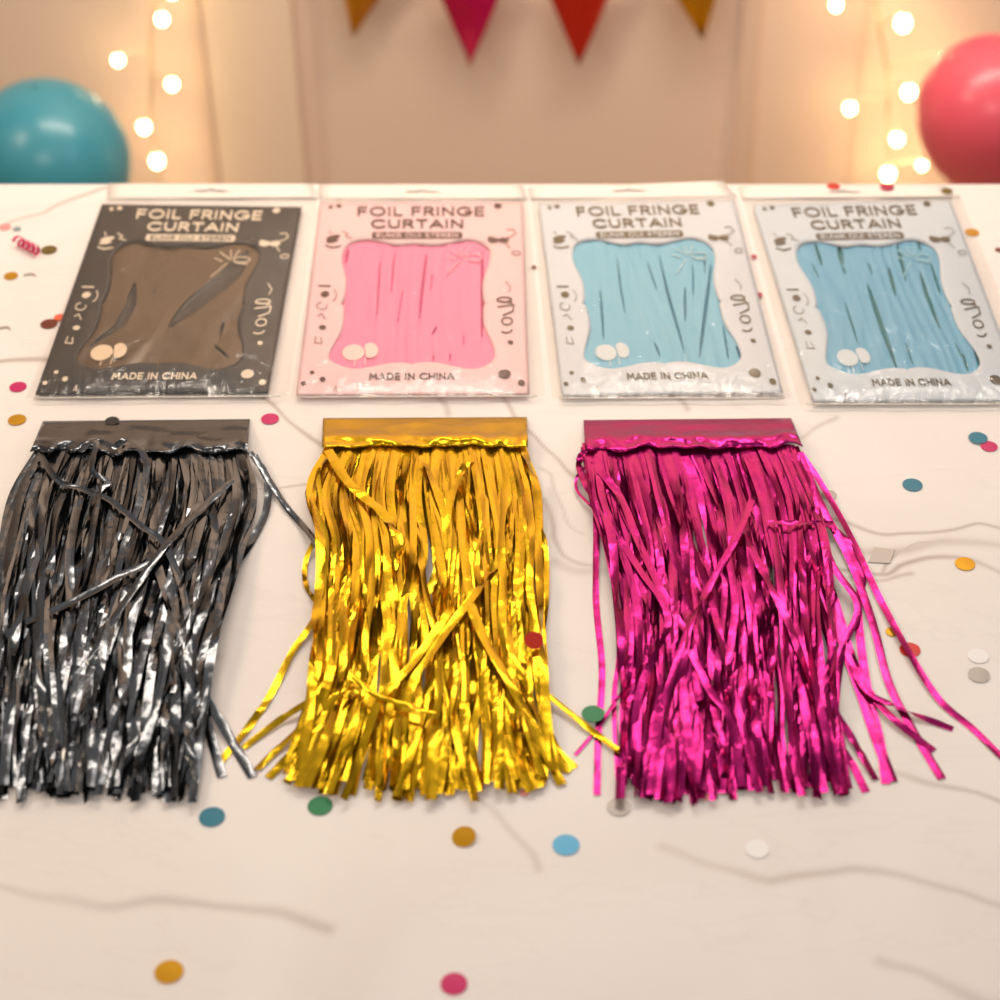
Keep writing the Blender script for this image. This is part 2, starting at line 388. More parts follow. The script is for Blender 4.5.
confetti(965, 564, 20, 'gold', 'gold confetti disc on the dark marble vein at right')
confetti(881.5, 555.5, 29, 'silver', 'silver diamond shaped confetti piece right of the magenta curtain', shape='square')
confetti(892, 632, 13, 'gold', 'gold confetti disc beside a long magenta strand')
confetti(910, 650, 21, 'red', 'red confetti disc crossed by a long magenta strand')
confetti(978, 656, 21, 'white', 'white confetti disc just behind a grey one at right')
confetti(979, 675, 22, 'silver', 'grey confetti disc just in front of a white one at right')
confetti(593, 714, 23, 'green', 'green confetti disc between gold and magenta curtains where strands cross', h=.0045)
confetti(619, 807, 24, 'silver', 'grey confetti disc in front of the magenta curtain')
confetti(534, 643, 19, 'red', 'red confetti disc tilted on the right side of gold curtain', h=.021, tilt=(.4, .2))
confetti(320, 806, 25, 'green', 'green confetti disc in front of the gold curtain')
confetti(464, 838, 24, 'gold', 'gold confetti disc with bright curled rim in front of the gold curtain', tilt=(.15, -.1))
confetti(566, 845, 27, 'light blue', 'light blue confetti disc in front between gold and magenta curtains')
confetti(212, 817, 26, 'teal', 'teal confetti disc in front between black and gold curtains')
confetti(169, 972, 29, 'gold', 'gold confetti disc nearest the camera on the left')
confetti(454, 984, 27, 'magenta', 'magenta confetti disc nearest the camera in the middle')
confetti(524, 793, 9, 'pink', 'small pink confetti dot at the foot of the gold curtain')
confetti(584, 476, 9, 'dark green', 'dark green confetti dot by the top left of the magenta curtain')
confetti(757, 849, 24, 'white', 'white confetti disc in front of the magenta curtain')
confetti(706, 797, 9, 'pink', 'small pink confetti dot at the foot of the magenta curtain')

# pink paper curl
def curl():
    a = P(17, 240, .006); b = P(38, 251, .006); ax = (b-a); L = ax.length; t = ax.normalized(); up = Vector((0, 0, 1)); s = t.cross(up)
    V = []; Fc = []; n = 90; w_ = .0048
    for i in range(n+1):
        u = i/n; q = 2*PI*4.2*u; r = .0055
        c = a + ax*u + s*math.cos(q)*r + up*(math.sin(q)*r)
        V += [c-t*w_/2, c+t*w_/2]
    Fc = [(2*i, 2*i+1, 2*i+3, 2*i+2) for i in range(n)]
    o = mesh_obj('paper_curl', V, Fc, mat('pink_curl_paper', srgb(224, 50, 112), .35, .2), None, True)
    sd = o.modifiers.new('thick', 'SOLIDIFY'); sd.thickness = .0003
    tag(o, 'coiled hot pink ribbon curl at the back left of the table', 'ribbon')
curl()

# ------------------------------------------------------------------ fringe curtains
def foil(name, col, rough, metal=.78, var=.12):
    m = mat(name, col, rough, metal); n = m.node_tree; b = n.nodes['Principled BSDF']; N = n.nodes.new; L = n.links.new
    b.inputs['Coat Weight'].default_value = .04; b.inputs['Coat Roughness'].default_value = .08
    t = N('ShaderNodeTexCoord')
    a = N('ShaderNodeTexNoise'); a.inputs['Scale'].default_value = 34; a.inputs['Detail'].default_value = 1.5
    vr = N('ShaderNodeTexVoronoi'); vr.inputs['Scale'].default_value = 75; vr.feature = 'DISTANCE_TO_EDGE'
    L(t.outputs['Object'], a.inputs[0]); L(t.outputs['Object'], vr.inputs['Vector'])
    b1 = N('ShaderNodeBump'); b1.inputs['Strength'].default_value = .3; b1.inputs['Distance'].default_value = .006
    L(a.outputs[0], b1.inputs['Height'])
    b2 = N('ShaderNodeBump'); b2.inputs['Strength'].default_value = .05; b2.inputs['Distance'].default_value = .002
    L(vr.outputs[0], b2.inputs['Height']); L(b1.outputs[0], b2.inputs['Normal']); L(b2.outputs[0], b.inputs['Normal'])
    return m
def ribbon(pts, n, wid, rnd, tw=1.0, z0=.0006, flat_end=True):
    cv = catmull(pts, n)
    # roll control
    keys = []; k = 0.0
    while k < 1.001:
        r_ = rnd.gauss(0, .38*tw)
        if rnd.random() < .2*tw: r_ += rnd.choice((-1, 1))*rnd.uniform(.8, 1.5)
        keys.append((k, r_)); k += rnd.uniform(.04, .15)
    keys.append((1.01, keys[-1][1]))
    fold = rnd.choice((-1, 1))*wid*rnd.uniform(.03, .12)
    V = []; Fc = []
    for i, c in enumerate(cv):
        t = (cv[min(i+1, n)]-cv[max(i-1, 0)]).normalized(); u = i/n
        s = t.cross(Vector((0, 0, 1))); s.normalize(); nn = s.cross(t)
        th = interp(keys, u)*min(1, u*9)*min(1, max(.2, (c.z-TZ)/.004)); s2 = s*math.cos(th)+nn*math.sin(th); n2 = nn*math.cos(th)-s*math.sin(th)
        for a, b in ((-.5, 0), (0, 1), (.5, 0)):
            p = c + s2*wid*a + n2*fold*b
            if p.z < TZ+z0: p.z = TZ+z0
            V.append(p)
    for i in range(n):
        for j in range(2):
            a = i*3+j; Fc.append((a, a+1, a+4, a+3))
    return V, Fc
def curtain(name_mat, m, label, header, header_low, Ltab, Rtab, ytop, ybot, nstr, seed, strays, groups=None, cross=.16, wander=.03, gap=None, botfn=None, widpx=8.0, exts=None, loc_py=600, gaps=()):
    rnd = random.Random(seed)
    base = P((header[0][0]+header[1][0])/2, header[0][1])
    root = empty('fringe_curtain', base); tag(root, label, 'foil curtain', 'foil fringe curtains laid out on the marble table')
    W0 = widpx/ppm(530)
    # --- header band
    V = []; Fc = []; nu, nv = 64, 18
    (hx0, hy0), (hx1, hy1) = header; (bx0, by0), (bx1, by1) = header_low
    sd = Vector((seed*3.1, 0, 0))
    for j in range(nv+1):
        v = j/nv
        for i in range(nu+1):
            u = i/nu
            yb = by0+(by1-by0)*u + 4.5*noise.noise(Vector((u*9, seed, 0)))*2
            x = (hx0+(hx1-hx0)*u)*(1-v) + (bx0+(bx1-bx0)*u)*v; y = (hy0+(hy1-hy0)*u)*(1-v)+yb*v
            cr = max(0, (v-.35)/.65)
            z = .0025 + .0135*min(1, v*1.6)**1.2
            z += cr*(.0065*noise.noise(Vector((u*16, v*2.2, 1))+sd) +   .0026*noise.noise(Vector((u*46, v*7, 4))+sd))
            z += .0035*noise.noise(Vector((u*3.2, v*3, 8))+sd)*math.sin(v*PI)
            if v > .97: z -= .002
            V.append(P(x, y, max(z, .001)))
    for j in range(nv):
        for i in range(nu): a = j*(nu+1)+i; Fc.append((a, a+nu+1, a+nu+2, a+1))
    o = mesh_obj('header_band', V, Fc, m, root, True); s_ = o.modifiers.new('thick', 'SOLIDIFY'); s_.thickness = .0003
    # --- strands
    under_V = []; under_F = []
    items = []
    nj = nstr
    for k in range(nj):
        layer = rnd.random()
        s0 = (k+.5)/nj if k < nj else rnd.random()
        items.append((layer, s0))
    allst = []
    for k, (layer, s0) in enumerate(items):
        s0 = min(.995, max(.005, s0 + rnd.uniform(-.01, .01)))
        pts = []; ny = 7
        crs = rnd.random() < cross
        s1 = s0 + (rnd.choice((-1, 1))*rnd.uniform(.1, .26) if crs else rnd.gauss(0, wander))
        if crs: layer = rnd.uniform(.75, 1)
        mid = rnd.gauss(0, wander*1.2)
        yb = ybot(s0)+rnd.uniform(-17, 6); yt = ytop+rnd.uniform(-3, 3)
        kink = rnd.uniform(.3, .7)
        for j in range(ny+1):
            v = j/ny; y = yt+(yb-yt)*v
            if crs: q = s0+(s1-s0)*max(0, (v-kink*.5))/(1-kink*.5)
            else: q = s0+(s1-s0)*v + mid*math.sin(v*PI)+rnd.gauss(0, wander*.28)
            q = min(1.0, max(0.0, q))
            x = interp(Ltab, y)+(interp(Rtab, y)-interp(Ltab, y))*q
            for gx, gy0, gy1, gw in gaps:
                if gy0 < y < gy1:
                    d = x-gx; g = gw*math.sin((y-gy0)/(gy1-gy0)*PI) if gy1 < 760 else gw*(y-gy0)/(gy1-gy0)
                    if abs(d) < 22: x = gx + (1 if d > 0 else -1)*(g+abs(d)*(22-g)/22)
            z = .001+layer*.0165
            z *= (.55+.45*min(1, v*4)) * (1-.55*max(0, v-.6)/.4)
            if j == 0: z = .0085+layer*.003
            z += rnd.uniform(-.0028, .0038) if 0 < j < ny else 0
            pts.append(P(x, y, max(z, .0012)))
        allst.append((layer, pts, crs))
    allst.sort(key=lambda a: a[0])
    nu_ = max(0, len(allst)+len(strays)-100)
    for i, (layer, pts, crs) in enumerate(allst):
        w_ = W0*rnd.uniform(.75, 1.15)
        if i < nu_:
            V, Fc = ribbon(pts, 26, w_, rnd, .8); b = len(under_V); under_V += V; under_F += [tuple(b+q for q in f) for f in Fc]
        else:
            V, Fc = ribbon(pts, 44, w_, rnd, 1.0)
            mesh_obj('strand', V, Fc, m, root, rnd.random() < .6)
    if under_V:
        o = mesh_obj('lower_strands', under_V, under_F, m, root, True); o['kind'] = 'stuff'
    for st in strays:
        pl, h, wd = st[:3]
        pts = []
        for k, p in enumerate(pl):
            hh = p[2] if len(p) > 2 else h
            pts.append(P(p[0], p[1], hh))
        V, Fc = ribbon(pts, 50, W0*wd, rnd, .5 if len(st) < 4 else st[3]); mesh_obj('strand', V, Fc, m, root, True)
    return root

black_f = foil('black_foil', (.112, .118, .128), .16, .97)
gold_f = foil('gold_foil', srgb(204, 160, 18), .22, .88)
pink_f = foil('magenta_foil', srgb(172, 24, 108), .24, .86)

curtain('b', black_f, 'black metallic foil fringe curtain with ragged strands, left of the gold one',
        ((43, 421), (250, 419)), ((30, 452), (247, 453)),
        [(445, 40), (456, 24), (490, 14), (560, -2), (640, -14), (700, -18), (800, -26)],
        [(445, 244), (457, 260), (490, 256), (540, 244), (640, 214), (700, 205), (800, 192)],
        446, lambda s: 794+4*math.sin(s*9), 114, 11,
        [([(250, 452, .012), (264, 472, .008), (285, 505, .003), (302, 525, .004), (314, 540, .012), (322, 560, .013)], .004, .8),
         ([(254, 455, .012), (267, 480, .006), (266, 510, .003), (252, 540, .003), (232, 568, .008), (205, 590, .014)], .003, .9),
         ([(178, 560, .012), (172, 620, .016), (182, 655, .016), (198, 685, .012), (209, 730, .003), (222, 777, .001)], .01, 1.0),
         ([(150, 540, .014), (168, 600, .018), (182, 640, .018), (202, 690, .012), (228, 735, .003), (253, 777, .001)], .01, 1.05),
         ([(-10, 650, .012), (20, 625, .016), (50, 612, .019), (95, 590, .021), (125, 573, .021), (158, 560, .018), (166, 542, .016)], .018, 1.1, .3),
         ([(40, 455, .016), (58, 480, .019), (85, 490, .018), (110, 500, .02), (140, 525, .021), (165, 545, .021), (185, 600, .02), (192, 660, .016)], .018, .8),
         ([(232, 480, .016), (200, 510, .02), (170, 540, .022), (140, 580, .02), (100, 640, .017), (70, 700, .012), (50, 780, .004)], .018, .9),
         ([(112, 448, .02), (130, 440, .021), (146, 462, .02), (140, 500, .018), (120, 560, .016), (110, 640, .014)], .018, .8),
         ([(80, 452, .019), (96, 440, .021), (92, 470, .02), (108, 482, .018), (96, 496, .018), (70, 560, .016)], .018, .7),
         ([(200, 470, .016), (215, 540, .018), (185, 640, .018), (150, 720, .012), (130, 795, .002)], .016, .9)],
        cross=.2, wander=.03, widpx=8.4)
curtain('g', gold_f, 'shiny gold foil fringe curtain lying between the black and magenta ones',
        ((323, 418), (527, 417)), ((322, 447), (528, 447)),
        [(442, 330), (455, 312), (480, 309), (500, 309), (525, 319), (600, 317), (660, 312), (700, 306), (760, 288), (800, 272)],
        [(442, 522), (455, 535), (500, 539), (560, 539), (640, 542), (700, 545), (760, 552), (800, 562)],
        443, lambda s: 772+24*math.sin(min(1, max(0, s))*PI)**.6, 114, 22,
        [([(322, 590, .01), (312, 622, .006), (292, 652, .003), (272, 692, .002), (250, 725, .002), (220, 762, .001)], .003, .85),
         ([(335, 690, .014), (312, 700, .010), (280, 720, .004), (243, 748, .001)], .003, .8),
         ([(345, 695, .014), (310, 720, .009), (282, 745, .003), (256, 770, .001)], .003, .85),
         ([(350, 680, .016), (322, 715, .011), (295, 750, .004), (268, 778, .001)], .003, .95),
         ([(355, 690, .016), (325, 730, .010), (300, 765, .003), (286, 783, .001)], .003, .9),
         ([(500, 650, .016), (520, 672, .014), (548, 695, .007), (585, 725, .004), (622, 753, .0035)], .003, .75),
         ([(495, 600, .016), (515, 660, .016), (540, 720, .010), (562, 765, .002), (571, 771, .001)], .003, .9),
         ([(533, 520, .013), (544, 545, .006), (545, 600, .005), (538, 680, .008), (552, 740, .003), (575, 768, .001)], .003, .9),
         ([(317, 470, .014), (322, 520, .012), (306, 560, .003), (308, 590, .004), (330, 615, .012)], .003, .6),
         ([(328, 450, .018), (345, 478, .02), (365, 498, .02), (382, 512, .02), (398, 540, .019), (392, 570, .016)], .02, 1.2, .4),
         ([(422, 455, .018), (438, 495, .019), (446, 530, .017), (440, 600, .013)], .018, .9, .4),
         ([(470, 455, .018), (452, 495, .018), (440, 560, .016), (425, 600, .012)], .018, .9, .4),
         ([(450, 610, .02), (415, 660, .022), (380, 700, .02), (362, 750, .010), (352, 795, .002)], .018, .9),
         ([(352, 675, .021), (375, 695, .022), (410, 706, .021), (435, 714, .019)], .02, .6),
         ([(468, 600, .02), (485, 640, .022), (508, 680, .020), (530, 720, .012), (562, 785, .002)], .018, 1.1, .5),
         ([(500, 560, .018), (470, 600, .021), (440, 640, .021), (410, 690, .018), (395, 780, .004)], .018, 1.0)],
        cross=.17, wander=.026, widpx=8.4, gaps=((432, 545, 640, 3.5), (441, 700, 830, 4)))
curtain('p', pink_f, 'magenta pink foil fringe curtain with strands straying right, rightmost of three',
        ((583.5, 420), (791, 418)), ((585, 450), (803, 447)),
        [(445, 584), (460, 580), (490, 590), (540, 604), (600, 618), (660, 624), (700, 625), (800, 620)],
        [(445, 794), (458, 806), (500, 818), (560, 828), (620, 828), (700, 834), (800, 850)],
        446, lambda s: 794+5*math.sin(s*7), 112, 33,
        [([(800, 452, .013), (822, 485, .008), (850, 535, .004), (878, 595, .003), (905, 645, .004), (938, 698, .002), (972, 728, .001), (1003, 758, .001)], .003, .9),
         ([(800, 455, .014), (824, 510, .008), (850, 560, .004), (872, 620, .003), (888, 680, .002), (910, 725, .0015), (942, 779, .001)], .003, 1.0),
         ([(815, 545, .010), (835, 600, .006), (850, 650, .004), (868, 690, .003), (895, 720, .0045), (934, 751, .001)], .003, .95),
         ([(825, 590, .008), (848, 655, .005), (866, 690, .006), (900, 708, .005), (953, 729, .001)], .003, .8),
         ([(812, 560, .010), (842, 640, .004), (860, 690, .002), (875, 735, .0015), (893, 782, .001)], .003, 1.2),
         ([(822, 520, .010), (846, 540, .004), (862, 575, .002), (858, 610, .003), (866, 680, .002), (880, 740, .0015), (886, 784, .001)], .003, 1.0),
         ([(795, 640, .012), (822, 690, .008), (850, 735, .003), (876, 780, .001)], .003, .9),
         ([(800, 680, .012), (828, 730, .006), (850, 760, .002), (866, 792, .001)], .003, .9),
         ([(590, 480, .008), (596, 520, .003), (596, 600, .001), (602, 670, .001), (598, 740, .001), (597, 795, .001)], .001, .8),
         ([(604, 520, .008), (613, 580, .002), (619, 650, .001), (614, 700, .001), (618, 780, .001)], .001, .6),
         ([(640, 680, .014), (620, 695, .007), (600, 725, .002), (575, 755, .001)], .003, .45),
         ([(592, 462, .013), (578, 475, .006), (577, 490, .004), (590, 505, .007), (602, 515, .009)], .003, .4),
         ([(585, 450, .014), (579, 462, .009), (584, 480, .009), (596, 500, .013)], .003, 1.0),
         ([(600, 470, .016), (622, 500, .018), (640, 545, .02), (672, 610, .02), (690, 640, .018), (700, 700, .013)], .018, 1.0, .5),
         ([(752, 500, .018), (735, 540, .021), (710, 585, .022), (692, 620, .021), (668, 690, .018), (640, 770, .004)], .018, .9, .5),
         ([(740, 525, .018), (757, 560, .02), (785, 615, .020), (810, 680, .014), (838, 760, .003)], .018, 1.0),
         ([(768, 522, .019), (800, 523, .02), (834, 523, .012)], .018, .8, .3),
         ([(606, 520, .016), (640, 570, .02), (668, 620, .021), (640, 690, .019), (632, 770, .004)], .018, .9),
         ([(720, 520, .018), (735, 600, .019), (728, 680, .017), (745, 790, .003)], .018, .9),
         ([(690, 650, .02), (710, 690, .019), (730, 720, .016), (742, 790, .003)], .018, .9),
         ([(815, 500, .012), (830, 560, .012), (858, 606, .008), (842, 650, .005), (835, 720, .003), (848, 788, .001)], .012, 1.0)],
        cross=.18, wander=.028, widpx=7.8, gaps=((706, 530, 600, 2.5), (824, 560, 690, 4)))

# ------------------------------------------------------------------ packs
def art(cx, cy):
    """position on the pack front, from the pink pack's close-up: fractions across and down"""
    x = 280+cx/3.846; y = 170+cy/3.846; t = (y-202)/193.5
    return ((x-(320-24.4*t))/(203+30.4*t), t)
WIN = [(345, 270), (450, 292), (515, 286), (600, 292), (725, 272), (795, 300), (806, 345), (780, 430), (781, 500), (790, 515), (781, 530), (784, 600), (818, 680), (816, 735), (740, 768),
       (600, 742), (520, 744), (508, 752), (496, 744), (420, 744), (290, 765), (205, 740), (190, 705), (240, 610), (246, 530), (235, 515), (246, 500), (256, 430), (238, 345), (265, 288)]
def smooth_loop(pts, n):
    q = pts[-2:]+pts+pts[:2]; out = []
    m = len(pts)
    for i in range(m):
        a, b, c, d = (Vector(p) for p in q[i+1:i+5])
        for k in range(n):
            t = k/n; out.append(.5*((2*b)+(c-a)*t+(2*a-5*b+4*c-d)*t*t+(3*b-a-3*c+d)*t**3))
    return out
def arc(cx, cy, rx, ry, a0, a1, n=14): return [(cx+rx*math.cos(math.radians(a0+(a1-a0)*i/n)), cy+ry*math.sin(math.radians(a0+(a1-a0)*i/n))) for i in range(n+1)]
G = {  # strokes in a box, y up, first value is the advance
 'F': (.62, [[(0, 0), (0, 1)], [(0, 1), (.55, 1)], [(0, .5), (.48, .5)]]), 'O': (1.08, [arc(.5, .5, .5, .5, 0, 360, 28)]),
 'I': (.12, [[(0, 0), (0, 1)]]), 'L': (.55, [[(0, 1), (0, 0)], [(0, 0), (.5, 0)]]),
 'R': (.68, [[(0, 0), (0, 1)], [(0, 1), (.32, 1)] + arc(.32, .74, .26, .26, 90, -90, 10) + [(0, .48)], [(.28, .48), (.62, 0)]]),
 'N': (.78, [[(0, 0), (0, 1)], [(0, 1), (.7, 0)], [(.7, 0), (.7, 1)]]), 'G': (1.05, [arc(.5, .5, .5, .5, 45, 350, 24), [(1.0, .44), (.56, .44)]]),
 'E': (.62, [[(0, 0), (0, 1)], [(0, 1), (.54, 1)], [(0, .5), (.5, .5)], [(0, 0), (.54, 0)]]), 'C': (.95, [arc(.5, .5, .5, .5, 42, 318, 24)]),
 'U': (.78, [[(0, 1), (0, .33)] + arc(.34, .33, .34, .33, 180, 360, 12) + [(.68, 1)]]), 'T': (.68, [[(0, 1), (.66, 1)], [(.33, 1), (.33, 0)]]),
 'A': (.88, [[(0, 0), (.42, 1), (.84, 0)], [(.15, .3), (.69, .3)]]), 'M': (.95, [[(0, 0), (.1, 1), (.45, .3), (.8, 1), (.9, 0)]]),
 'D': (.8, [[(0, 0), (0, 1), (.25, 1)] + arc(.25, .5, .48, .5, 90, -90, 12) + [(0, 0)]]), 'H': (.74, [[(0, 0), (0, 1)], [(.68, 0), (.68, 1)], [(0, .5), (.68, .5)]]),
 'K': (.68, [[(0, 0), (0, 1)], [(.6, 1), (0, .45)], [(.2, .6), (.62, 0)]]), 'S': (.6, [arc(.28, .74, .26, .26, 40, 250, 10) + arc(.28, .25, .27, .25, 90, -140, 10)]),
 'P': (.6, [[(0, 0), (0, 1)], [(0, 1), (.28, 1)] + arc(.28, .73, .26, .27, 90, -90, 10) + [(0, .46)]]), 'Y': (.7, [[(0, 1), (.34, .5), (.68, 1)], [(.34, .5), (.34, 0)]]),
 ' ': (.22, [])}
def text_strokes(txt, x0, x1, ytop_, ybot_):
    sp_ = .26; tot = sum(G[c][0]+sp_ for c in txt)-sp_; out = []; x = 0; kx = (x1-x0)/tot
    for c in txt:
        for st in G[c][1]: out.append([(x0+(x+a)*kx, ybot_+(ytop_-ybot_)*b) for a, b in st])
        x += G[c][0]+sp_
    return out
def stroke_polys(strokes, wd):
    out = []
    for st in strokes:
        for i in range(len(st)-1):
            (a, b), (c, d) = st[i], st[i+1]; l = math.hypot(c-a, d-b) or 1e-6; ux, uy = (c-a)/l*wd/2, (d-b)/l*wd/2
            e0 = .9 if i == 0 else .45; e1 = .9 if i == len(st)-2 else .45
            out.append([(a-ux*e0-uy, b-uy*e0+ux), (a-ux*e0+uy, b-uy*e0-ux), (c+ux*e1+uy, d+uy*e1-ux), (c+ux*e1-uy, d+uy*e1+ux)])
    return out
def ell(cx, cy, rx, ry, rot=0, n=20):
    r = math.radians(rot); return [(cx+rx*math.cos(2*PI*i/n)*math.cos(r)-ry*math.sin(2*PI*i/n)*math.sin(r), cy+rx*math.cos(2*PI*i/n)*math.sin(r)+ry*math.sin(2*PI*i/n)*math.cos(r)) for i in range(n)]
def film_mat():
    m = bpy.data.materials.new('clear_film'); m.use_nodes = True; n = m.node_tree; n.nodes.clear(); N = n.nodes.new; L = n.links.new
    out = N('ShaderNodeOutputMaterial'); tr = N('ShaderNodeBsdfTransparent'); gl = N('ShaderNodeBsdfGlossy'); df = N('ShaderNodeBsdfDiffuse')
    tr.inputs[0].default_value = (.965, .955, .945, 1); gl.inputs[0].default_value = (1, 1, 1, 1); gl.inputs['Roughness'].default_value = .16; df.inputs[0].default_value = (.9, .87, .84, 1)
    t = N('ShaderNodeTexCoord'); nz = N('ShaderNodeTexNoise'); nz.inputs['Scale'].default_value = 22; nz.inputs['Detail'].default_value = 4; nz.inputs['Distortion'].default_value = 1.2
    mp_ = N('ShaderNodeMapping'); mp_.inputs['Scale'].default_value = (2.2, .8, 1)
    L(t.outputs['Object'], mp_.inputs[0]); L(mp_.outputs[0], nz.inputs[0])
    bp = N('ShaderNodeBump'); bp.inputs['Strength'].default_value = .5; bp.inputs['Distance'].default_value = .012; L(nz.outputs[0], bp.inputs['Height']); L(bp.outputs[0], gl.inputs['Normal'])
    
    m1 = N('ShaderNodeMixShader'); m1.inputs[0].default_value = .02; L(tr.outputs[0], m1.inputs[1]); L(df.outputs[0], m1.inputs[2])
    m2 = N('ShaderNodeMixShader'); m2.inputs[0].default_value = .045; L(m1.outputs[0], m2.inputs[1]); L(gl.outputs[0], m2.inputs[2]); L(m2.outputs[0], out.inputs[0])
    return m
film = film_mat()
flap_m = mat('frosted_header_plastic', srgb(240, 230, 222), .3, coat=.3, bump=(30, .15, .004))
seam_m = mat('heat_seal', srgb(235, 228, 220), .15, coat=.5)
slot_m = mat('slot_shadow_rim', srgb(170, 150, 135), .4)

def grooves_from(lst, s, ox, oy): return [([(ox+a/s, oy+b/s) for a, b in pl], w_/s) for pl, w_ in lst]
PK = dict(
 black=dict(c=[(102, 204), (302, 207), (268, 393.5), (35, 395)], bag=[(107, 198), (318, 197), (288, 396), (26, 398)], flap=[(108, 183.5), (312, 183.5), (316, 197.5), (107, 197.5)]),
 pink=dict(c=[(320, 202), (523, 202), (529.5, 394.5), (296, 395.5)], bag=[(320, 198), (528, 198), (545, 396), (291, 397)], flap=[(319, 184.5), (523, 185.5), (526.5, 198), (319, 197.5)]),
 blue=dict(c=[(538, 203), (734, 199), (783, 393), (562, 396)], bag=[(531, 198), (737, 196), (792, 398), (552, 398)], flap=[(528, 187.5), (723, 181), (735, 195), (530.5, 198)]),
 deep=dict(c=[(752, 204), (950, 199), (1026, 401), (813, 402)], bag=[(742, 198), (960, 196), (1045, 404), (799, 404)], flap=[(738, 186), (946, 186), (953, 197), (742, 197.5)]),
)
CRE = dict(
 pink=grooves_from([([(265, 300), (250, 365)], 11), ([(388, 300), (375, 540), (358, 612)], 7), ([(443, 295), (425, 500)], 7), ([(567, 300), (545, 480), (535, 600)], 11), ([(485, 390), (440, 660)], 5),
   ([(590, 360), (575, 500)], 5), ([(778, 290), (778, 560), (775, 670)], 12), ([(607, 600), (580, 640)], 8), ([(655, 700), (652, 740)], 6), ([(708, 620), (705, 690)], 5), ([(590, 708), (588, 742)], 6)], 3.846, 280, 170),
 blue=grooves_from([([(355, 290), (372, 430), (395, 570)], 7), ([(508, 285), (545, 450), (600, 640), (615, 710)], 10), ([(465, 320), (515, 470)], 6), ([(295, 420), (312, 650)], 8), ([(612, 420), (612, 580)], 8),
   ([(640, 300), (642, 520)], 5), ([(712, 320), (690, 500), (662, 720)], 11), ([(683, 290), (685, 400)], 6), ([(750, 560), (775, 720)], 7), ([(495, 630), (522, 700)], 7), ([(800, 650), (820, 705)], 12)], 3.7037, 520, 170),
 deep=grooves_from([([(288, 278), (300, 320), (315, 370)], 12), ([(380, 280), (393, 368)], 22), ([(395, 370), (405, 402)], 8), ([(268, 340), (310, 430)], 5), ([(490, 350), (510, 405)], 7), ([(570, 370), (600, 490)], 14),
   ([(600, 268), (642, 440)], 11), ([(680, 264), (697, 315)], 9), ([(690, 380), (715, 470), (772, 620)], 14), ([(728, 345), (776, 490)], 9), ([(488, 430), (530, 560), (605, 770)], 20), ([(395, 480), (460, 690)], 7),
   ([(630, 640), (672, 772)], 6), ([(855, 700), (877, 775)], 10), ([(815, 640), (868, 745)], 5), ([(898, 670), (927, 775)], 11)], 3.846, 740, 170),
 black=grooves_from([([(380, 380), (370, 450), (330, 520), (235, 585)], 42), ([(760, 270), (700, 350), (600, 430), (500, 520)], 95), ([(300, 290), (285, 440)], 22), ([(450, 395), (440, 415)], 8), ([(680, 500), (665, 560)], 9), ([(640, 580), (700, 630)], 10), ([(590, 650), (640, 620)], 9)], 3.333, 20, 170))
